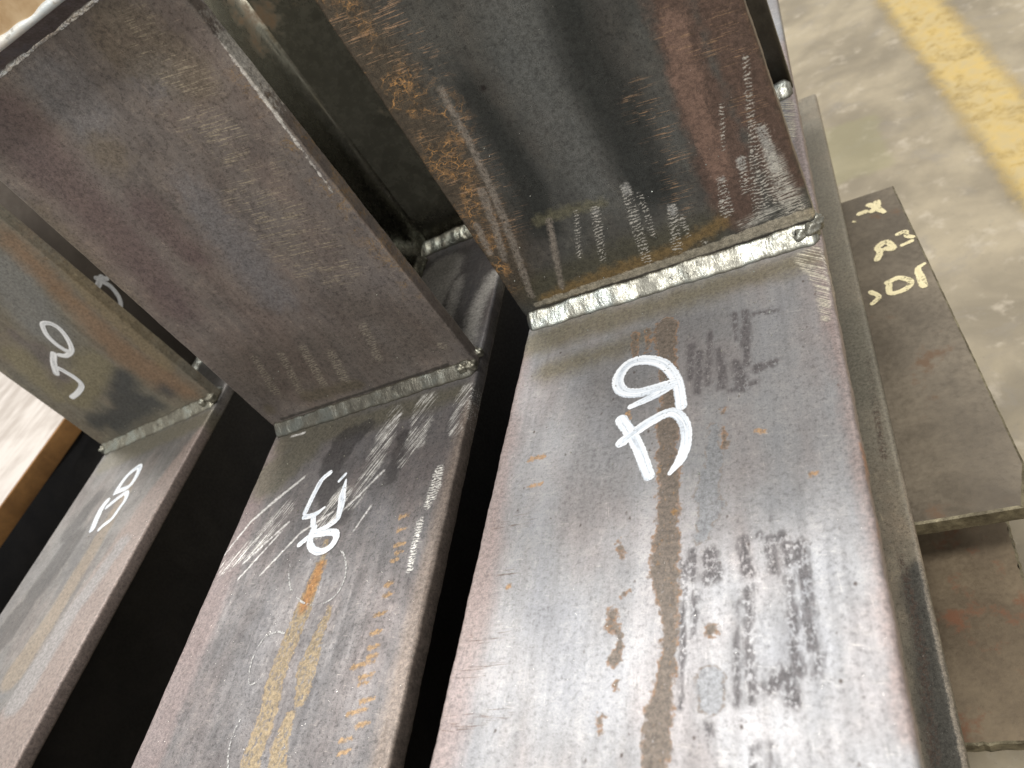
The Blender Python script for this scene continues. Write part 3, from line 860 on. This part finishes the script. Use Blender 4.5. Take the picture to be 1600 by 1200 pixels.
# ------------------------------------------------------------------ the welded frames
def weld_frame(frame, label, looks, v_near, post_h, seed):
    root = empty('welded_steel_frame', frame.matrix(), label, 'steel frame', 'welded steel frames lying side by side')
    du = looks['du']
    # lower I-beam
    near = np.arange(v_near, .004, du)
    vs = np.concatenate([[-.95, -.6], near, np.arange(.006, .17, .003), [.2, .3, .44]])
    px_layers(frame, 2, 0.0, looks['flange'])
    fm = steel_material('flange_scale', looks['flange'], seed=seed, **looks['fbase'])
    top = link('top_flange', slab('top_flange', 0, W, TF, vs, .0018, FLAT, du, looks['flange'], .00028), root, fm)
    low = lambda u, v, w_: (u + (.0022 if isinstance(looks['bottom'], list) else 0), v, w_ - (DB - TF))
    if isinstance(looks['bottom'], list):
        px_layers(frame, 2, -(DB - TF), looks['bottom'])
        bmat = steel_material('bottom_flange_scale', looks['bottom'], (.145, .127, .095), (.24, .212, .162), metal=.15, rough=.42, blotch=20, seed=seed + 9)
        link('bottom_flange', slab('bottom_flange', 0, W, TF, np.concatenate([[-.95, -.5], np.arange(-.26, .44, .003), [.44]]), .0026, low, .002, looks['bottom'], 0), root, bmat)
    else:
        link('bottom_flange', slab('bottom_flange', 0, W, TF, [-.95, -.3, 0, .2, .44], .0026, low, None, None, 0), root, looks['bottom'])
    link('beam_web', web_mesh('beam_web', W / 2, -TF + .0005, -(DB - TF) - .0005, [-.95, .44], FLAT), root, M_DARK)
    # upright I-section
    px_layers(frame, 1, 0.0, looks['post'])
    pm = steel_material('post_scale', looks['post'], seed=seed + 4.3, **looks['pbase'])
    vz = np.concatenate([np.arange(.0005, looks['dense'], du), np.linspace(looks['dense'] + .004, post_h, 4)])
    front = link('post_front_flange', slab('post_front_flange', 0, W, TF, vz, .0014, FRONT, du, looks['post'], .0002, looks.get('corner', 0)), root, pm)
    link('post_rear_flange', slab('post_rear_flange', 0, W, TF, np.linspace(.0005, post_h, 8), .0018, lambda u, v, w_: (u, DP - TF - w_, v), None, None, 0), root, looks['inner'])
    pweb = link('post_web', web_mesh('post_web', W / 2, -TF + .0005, -(DP - TF) - .0005, [.0005, post_h], FRONT), root, looks['inner'])
    # welds round the foot of the post
    wm = looks['weld']
    fillet_bead('weld_bead', 0, W, looks.get('leg', .0078), looks.get('leg', .0078) * 1.08, root, wm, (0, 0, 0), (0, 0, 1), (0, -1, 0), seed, amp=looks.get('amp', .00018), bulge=looks.get('bulge', .0001))
    fillet_bead('weld_bead', 0, W, .008, .009, root, looks['weld2'], (0, DP - TF, 0), (0, 0, 1), (0, -1, 0), seed + 1, n=160)
    fillet_bead('weld_bead', 0, W, .006, .006, root, looks['weld2'], (0, TF, 0), (0, 0, 1), (0, 1, 0), seed + 2, n=120)
    fillet_bead('weld_bead', .02, DP - .02, .006, .006, root, looks['weld2'], (W / 2 + TW / 2, 0, 0), (0, 0, 1), (1, 0, 0), seed + 3, n=120, xdir=(0, 1, 0))
    if looks.get('bar'):
        # flat bar welded across the head of the front flange, its lower arris ground bright
        pl = link('head_bar', slab('head_bar', -.012, W + .012, .030, [-.014, -.010, .02, .024], .0015, lambda u, v, w_: (u, v, w_ + post_h + .030), None, None, 0), root, M_PLATE_END)
        fillet_bead('weld_bead', 0, W, .0065, .010, pl, M_WELD_CAP, (0, 0, post_h), (0, 0, -1), (0, -1, 0), seed + 5, pitch=.0034, amp=.0003, bulge=.0002)
        fillet_bead('weld_bead', 0, W, .0022, .0016, pl, M_TOE_GLINT, (0, 0, post_h - .0052), (0, 0, -1), (0, -1, 0), seed + 6, pitch=.0036, amp=.0024, bulge=.0004)  # pale toe bead standing in for the weld's ripple highlights
        gv = []
        n = 160
        for i in range(n):
            x = -.012 + (W + .024) * i / (n - 1)
            k = .0028 + .0005 * math.sin(x * 160 + 1) + .0012 * (1 if x < .058 else 0) + .0003 * math.sin(x * 420)
            for (dy, dz) in ((-.0004, k), (-.0010, k * .2), (-.0004, -.0006), (k * .9, -.0007), (.002, .002)):
                gv.append((x, -.014 + dy, post_h + dz))
        gf = [(i * 5 + k, i * 5 + (k + 1) % 5, (i + 1) * 5 + (k + 1) % 5, (i + 1) * 5 + k) for i in range(n - 1) for k in range(5)]
        gf += [(4, 3, 2, 1, 0), tuple((n - 1) * 5 + k for k in range(5))]
        link('ground_edge', mesh_from('ground_edge', gv, gf), pl, M_GROUND)
    return root, top, front, pweb


N = NT('rusty_end_plate')
oc = N.objco()
a = N.noise(oc, 60, 5, .65)
M_PLATE_END = N.finish(N.mixc(N.remap(a, .35, .65), (.44, .29, .15), (.58, .43, .26)), .1, .7)

right_bottom = [
    dict(px=[[(1262, 200, 20), (1310, 420, 26), (1360, 700, 40)]], col=(.20, .185, .145), soft=10, namp=8, nsize=15, op=.6, metal=.1),
    dict(px=[[(1440, 905, 40), (1470, 1050, 50), (1500, 1210, 60)]], col=(.055, .055, .05), soft=4, namp=5, nsize=6, nstretch=.4, op=.85, metal=.3, rough=.35),
    dict(px=[[(1400, 870, 5), (1430, 1010, 8), (1450, 1190, 10)], [(1350, 560, 4), (1375, 720, 5)]], col=(.07, .042, .028), soft=1.5, namp=3, nsize=3, pat='mottle', op=.8, metal=0, rough=.7),
    dict(px=[[(1283, 130, 2), (1345, 411, 3), (1405, 740, 3), (1440, 921, 3), (1500, 1205, 4)]], col=(.34, .29, .23), soft=.8, namp=1.4, nsize=3, nstretch=.3, op=.65, metal=.3, rough=.45),  # highlight along the right edge, painted as a pale line
    dict(px=[[(1330, 500, 30), (1345, 620, 30)]], col=(.12, .115, .09), soft=6, namp=6, nsize=9, op=.5),
]
R_ = Frame((0, 0, 0))
M_ = Frame((-0.18374925605743808, -0.02177657695827873, -0.005577719222688366), (0.02637944583151306, -0.008403495995054083, 0.02898955447626116))
L_ = Frame((-0.4663233008086719, 0.059874595943231065, -0.03586782401818196), (0.006359759985998692, -0.06527593870751457, 0.03217075642804306))

rr, r_top, r_front, _ = weld_frame(R_, 'pale grey welded steel frame with the bright silver weld and largest white marking', dict(
    du=.0009, dense=.205, flange=right_flange, post=right_post, bottom=right_bottom, inner=M_POSTDARK, weld=M_WELD_BRIGHT, weld2=M_WELD_BRIGHT, corner=.006,
    fbase=dict(dark=(.205, .206, .214), light=(.36, .362, .375), metal=.5, rough=.39, blotch=44, pits=.7, streak=1.1, micro=.6),
    pbase=dict(dark=(.052, .053, .049), light=(.12, .12, .11), metal=.5, rough=.33, blotch=24, speck=.8, micro=.85)), -.33, .29, 1)
mr, m_top, m_front, _ = weld_frame(M_, 'dark steel frame with scratched flange, dull grey weld and tan rust streak', dict(
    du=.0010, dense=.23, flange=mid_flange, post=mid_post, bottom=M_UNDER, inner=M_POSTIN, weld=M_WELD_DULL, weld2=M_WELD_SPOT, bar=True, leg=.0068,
    fbase=dict(dark=(.10, .096, .10), light=(.205, .197, .20), metal=.6, rough=.36, blotch=24),
    pbase=dict(dark=(.125, .108, .10), light=(.25, .22, .20), metal=.45, rough=.35, blotch=20, micro=.9)), -.33, .2392, 2)
lr, l_top, l_front, l_web = weld_frame(L_, 'steel frame with blue and orange heat tint, partly hidden behind the scratched dark frame', dict(
    du=.0014, dense=.18, flange=left_flange, post=left_post, bottom=M_UNDER, inner=M_LEFTIN, weld=M_WELD_SPOT, weld2=M_WELD_BRIGHT, leg=.0080, amp=.0003,
    fbase=dict(dark=(.115, .11, .107), light=(.225, .216, .208), metal=.5, rough=.38, blotch=24),
    pbase=dict(dark=(.12, .11, .085), light=(.21, .195, .155), metal=.35, rough=.45, blotch=22, speck=.3)), -.36, .30, 3)

# blobs at the weld ends, spatter
for q_ in [((W - .003, -.002, .004), .0034, 3), ((W - .001, .002, .0045), .0034, 3), ((W - .0015, .007, .003), .0030, 3), ((W - .008, -.003, .0035), .0030, 3)]:
    lump('weld_blob', [q_], rr, M_WELD_BRIGHT, 1)
for q_ in [((W - .002, -.002, .003), .0040, 3), ((W - .007, -.003, .004), .0036, 3), ((W, .008, .002), .0034, 3)]:
    lump('weld_blob', [q_], mr, M_WELD_SPOT, 2)
for q_ in [((W - .002, -.001, .004), .0046, 3), ((W - .010, -.003, .005), .0036, 3), ((W - .004, .009, .003), .0036, 3), ((.002, -.003, .003), .0040, 3)]:
    lump('weld_blob', [q_], lr, M_WELD_SPOT, 3)
for root, seed, mt, k in ((rr, 5, M_WELD_BRIGHT, 55), (mr, 6, M_WELD_SPOT, 40), (lr, 8, M_WELD_SPOT, 30)):
    r = np.random.default_rng(seed)
    c = [((r.uniform(.003, W - .003), -(.010 + r.exponential(.035)), .0001), r.uniform(.00018, .0005), 1) for _ in range(k)]
    c += [((r.uniform(.003, W - .003), -.0001, .010 + r.exponential(.03)), r.uniform(.00018, .00045), 1) for _ in range(k // 2)]
    lump('weld_spatter', c, root, mt, seed, 'stuff')


# ------------------------------------------------------------------ hand-written marks
def marks(name, frame, axis, d, chars, parent, mat, label, **kw):
    for i, ch_ in enumerate(chars):
        o_ = ribbon(name, frame, axis, d, ch_, parent, mat, **kw)
        o_['label'] = label


def zpts(ox, oy, s, pts, hw):
    return [(ox + s * p[0], oy + s * p[1], p[2] if len(p) > 2 else hw) for p in pts]


s = .4
marks('painted_mark', R_, 2, 0.0, [[
    zpts(680, 480, s, [(962, 385), (948, 300), (912, 240), (865, 212), (800, 208), (750, 228), (718, 272), (716, 308), (740, 332), (792, 336), (860, 318), (925, 298)], 9),
    zpts(680, 480, s, [(930, 305, 6), (860, 345, 7), (765, 390, 5)], 7)], [
    zpts(680, 480, s, [(728, 442), (785, 530), (835, 658)], 10),
    zpts(680, 480, s, [(727, 530), (790, 482), (855, 440), (925, 412), (972, 450), (982, 520), (962, 590), (918, 650, 4)], 9)]], r_top, M_MARK, 'thick white paint-marker stroke')
s = .13333
marks('painted_mark', M_, 2, 0.0, [[
    zpts(450, 720, s, [(490, 145), (400, 225), (310, 385), (205, 605)], 4.2),
    zpts(450, 720, s, [(195, 660), (260, 650), (340, 620), (430, 550, 2)], 4),
    zpts(450, 720, s, [(300, 650), (298, 750)], 4.4),
    zpts(450, 720, s, [(555, 710), (450, 780), (330, 840), (230, 910), (145, 980)], 4.6),
    zpts(450, 720, s, [(460, 842), (555, 845), (570, 900), (520, 990), (430, 1055), (340, 1065), (272, 1005), (265, 920), (290, 840), (310, 795)], 5.4),
    zpts(450, 720, s, [(330, 865), (450, 850)], 5)],
    [zpts(450, 720, s, [(605, 235), (675, 160)], 2.6)],
    [zpts(450, 720, s, [(682, 225, 1.5), (640, 400, 5.5), (630, 500, 6), (590, 675, 4)], 5)]], m_top, M_MARK, 'white paint-marker stroke crossed by scratches')
s = .125
marks('painted_mark', L_, 2, 0.0, [
    [zpts(120, 700, s, [(490, 555), (540, 470), (640, 340), (765, 240), (785, 265), (720, 400), (640, 490), (500, 550)], 3.0)],
    [zpts(120, 700, s, [(372, 675), (310, 760), (250, 885), (200, 1010)], 3.8),
     zpts(120, 700, s, [(385, 735), (500, 640), (620, 560), (612, 640), (540, 745), (440, 885), (340, 965), (290, 1012)], 2.6)]], l_top, M_MARK, 'white paint-marker figure')
s = .18332
marks('painted_mark', L_, 1, 0.0, [
    [zpts(40, 420, s, [(290, 735), (350, 738), (393, 690), (360, 600), (290, 510), (210, 465), (150, 465), (152, 505), (188, 570), (260, 640), (330, 688), (360, 700)], 3.8)],
    [zpts(40, 420, s, [(240, 725), (240, 800), (262, 888)], 4.6),
     zpts(40, 420, s, [(268, 840), (330, 872), (410, 920), (468, 970), (475, 1010), (440, 1060), (398, 1092)], 3.8)]], l_front, M_MARK_OFF, 'white paint-marker figure', out=-1.0)
marks('painted_mark', L_, 0, W / 2 + TW / 2, [[
    zpts(40, 420, s, [(595, 180), (622, 130), (645, 75)], 5.5),
    zpts(40, 420, s, [(600, 80), (690, 85)], 4),
    zpts(40, 420, s, [(655, 110), (720, 150), (780, 220), (808, 290), (800, 365)], 4)]], l_web, M_MARK_OFF, 'white hooked paint-marker stroke', out=1.0)
s = .41667
ch = [[(375 + 105 * math.cos(t) + 40 * math.sin(t) * .6, 465 + 118 * math.sin(t) - 42 * math.cos(t)) for t in np.linspace(a0, a1, 14)] for a0, a1 in ((-.5, 2.6), (2.9, 3.9))]
marks('chalk_mark', M_, 2, 0.0, [[zpts(340, 700, s, c_, 1.5)] for c_ in ch] + [
    [zpts(340, 700, s, [(250, 695), (225, 690), (180, 710), (140, 770), (120, 840), (122, 885), (150, 878)], 1.4)],
    [zpts(340, 700, s, [(85, 1020), (60, 1070), (42, 1140), (40, 1200)], 1.4)]], m_top, M_CHALK, 'thin white chalk line')

# ------------------------------------------------------------------ pale bench top at the left margin, on added panels
N = NT('bright_planed_steel')
oc = N.objco()
a = N.noise(N.vscale(oc, (30, 4, 30)), 1, 4, .6, 1.0)
b = N.noise(oc, 25, 4, .6)
M_PALE = N.finish(N.mixc(N.remap(N.math('ADD', N.math('MULTIPLY', a, .6), N.math('MULTIPLY', b, .4)), .38, .62), (.27, .235, .205), (.42, .385, .355)), .2, .5)
M_RUSTEDGE = plain_steel('rust_orange_edge', (.16, .075, .02), (.30, .15, .045), 0, .8, 60)
F4 = Frame((-.629 - .5, .038, -.045), (0, 0, .05))
r4 = empty('work_bench', F4.matrix(), 'pale steel bench top with rust-brown edge at the far left margin', 'bench')
link('bench_top', slab('bench_top', 0, .498, .020, [-.9, -.3, 0, .3, .6], .0015, FLAT), r4, M_PALE)
link('top_edge', slab('top_edge', .4978, .5006, .0225, [-.9, -.3, 0, .3, .6], .0008, lambda u, v, w_: (u, v, w_ - .0006)), r4, M_RUSTEDGE)
link('added_panel', slab('added_panel', -.9, .6, .006, [-.404, -.3, -.1, -.021], .001, lambda u, v, w_: (.47 + w_, u, v)), r4, M_DARK)  # panel added to keep lit floor out of the dark gap
link('added_panel', slab('added_panel', -.9, .6, .006, [-.404, -.3, -.1, -.021], .001, lambda u, v, w_: (.03 + w_, u, v)), r4, M_DARK)


# ------------------------------------------------------------------ steel plates stacked under the right frame
def rough_plate(name, corners, z0, thick, mat, edge_mat, label, jag, seed):
    """flame-cut plate: outline with jagged edge, top sheet and separately coloured cut edge"""
    r = np.random.default_rng(seed)
    pts = []
    K = len(corners)
    for i in range(K):
        a, b = np.array(corners[i], float), np.array(corners[(i + 1) % K], float)
        n = max(2, int(np.linalg.norm(b - a) / .0025))
        nrm = np.array([(b - a)[1], -(b - a)[0]]) / np.linalg.norm(b - a)
        for k in range(n):
            j = 0 if k == 0 else r.normal(0, jag)
            pts.append(a + (b - a) * k / n + nrm * j)
    n = len(pts)
    c = np.mean(np.array(corners), 0)
    root = empty(name, Matrix.Translation((c[0], c[1], z0)), label, 'steel plate')
    rows = ((-.0012, 0.0), (0, -.0010), (.0003, -thick * .5), (0, -thick + .0008), (-.001, -thick))
    V = []
    for off, z in rows:
        for i, q in enumerate(pts):
            d = pts[(i + 1) % n] - pts[i - 1]
            nn = np.array([d[1], -d[0]]) / (np.linalg.norm(d) + 1e-9)
            s_ = q + nn * (off + (r.normal(0, jag * .5) if -thick < z < 0 else 0)) - c
            V.append((s_[0], s_[1], z))
    Fs = [(k * n + i, k * n + (i + 1) % n, (k + 1) * n + (i + 1) % n, (k + 1) * n + i) for k in range(4) for i in range(n)]
    e = link('cut_edge', mesh_from('cut_edge', V, Fs, False), root, edge_mat)
    top = [v for v in V[:n]]
    bm = bmesh.new()
    tv = [bm.verts.new(v) for v in top]
    bv = [bm.verts.new((v[0], v[1], -thick + .0002)) for v in top]
    bm.faces.new(tv)
    bm.faces.new(bv[::-1])
    bmesh.ops.triangulate(bm, faces=bm.faces[:])
    bmesh.ops.recalc_face_normals(bm, faces=bm.faces)
    for f_ in bm.faces:
        if (f_.calc_center_median().z > -thick * .5) != (f_.normal.z > 0):
            f_.normal_flip()
    me = bpy.data.meshes.new('plate_face')
    bm.to_mesh(me)
    bm.free()
    pf = link('plate_face', me, root, mat)
    return root, pf, c


M_PLATE1 = plain_steel('brown_plate', (.10, .082, .06), (.195, .163, .12), .3, .40, 30, rust=.15, rustcol=(.12, .075, .045))
M_PLATE2 = plain_steel('rusty_plate', (.105, .078, .05), (.20, .155, .10), .2, .6, 40, rust=.35, rustcol=(.16, .07, .035))
M_CUT = plain_steel('flame_cut_edge', (.07, .058, .035), (.26, .23, .15), .5, .45, 260)
P1Z = -DB - .0003
root1, pf1, c1 = rough_plate('steel_plate', [(-.02, -.052), (.2045, -.046), (.2115, -.02), (.193, .2655), (-.02, .2655)], P1Z, .0115, M_PLATE1, M_CUT,
                             'dark brown steel plate with yellow crayon letters, under the pale frame', .00006, 3)
FP = Frame((c1[0], c1[1], P1Z))
s = .175
marks('crayon_mark', FP, 2, 0.0, [
    [zpts(1310, 280, s, [(275, 232), (340, 250), (300, 285)], 4.5), zpts(1310, 280, s, [(345, 208), (350, 260), (408, 296, 3)], 5)],
    [zpts(1310, 280, s, [(190, 310), (240, 292)], 4.2)], [zpts(1310, 280, s, [(135, 380), (148, 383)], 1.8)],
    [zpts(1310, 280, s, [(530, 492), (600, 468), (612, 508), (662, 516)], 3.6)], [zpts(1310, 280, s, [(572, 590), (655, 552)], 3.2)],
    [zpts(1310, 280, s, [(348, 715), (372, 650), (352, 610), (430, 562), (490, 618), (430, 622)], 4.8)],
    [zpts(1310, 280, s, [(290, 1010), (362, 1050), (308, 1112)], 4.0)],
    [zpts(1310, 280, s, [(440, 925), (540, 882), (645, 912), (620, 968), (530, 1012), (460, 1015), (452, 945)], 4.6)],
    [zpts(1310, 280, s, [(768, 755, 2.5), (710, 800, 4), (732, 870, 6), (762, 950, 6)], 5)]], pf1, M_CRAYON, 'pale yellow crayon letter', lift=.0002)
root2, pf2, c2 = rough_plate('steel_plate', [(.0, -.135), (.196, -.131), (.2, -.01), (.206, .22), (.0, .22)], -.245, .010, M_PLATE2, M_CUT,
                             'rusty ragged steel plate lying below the crayon-marked plate', .00022, 9)
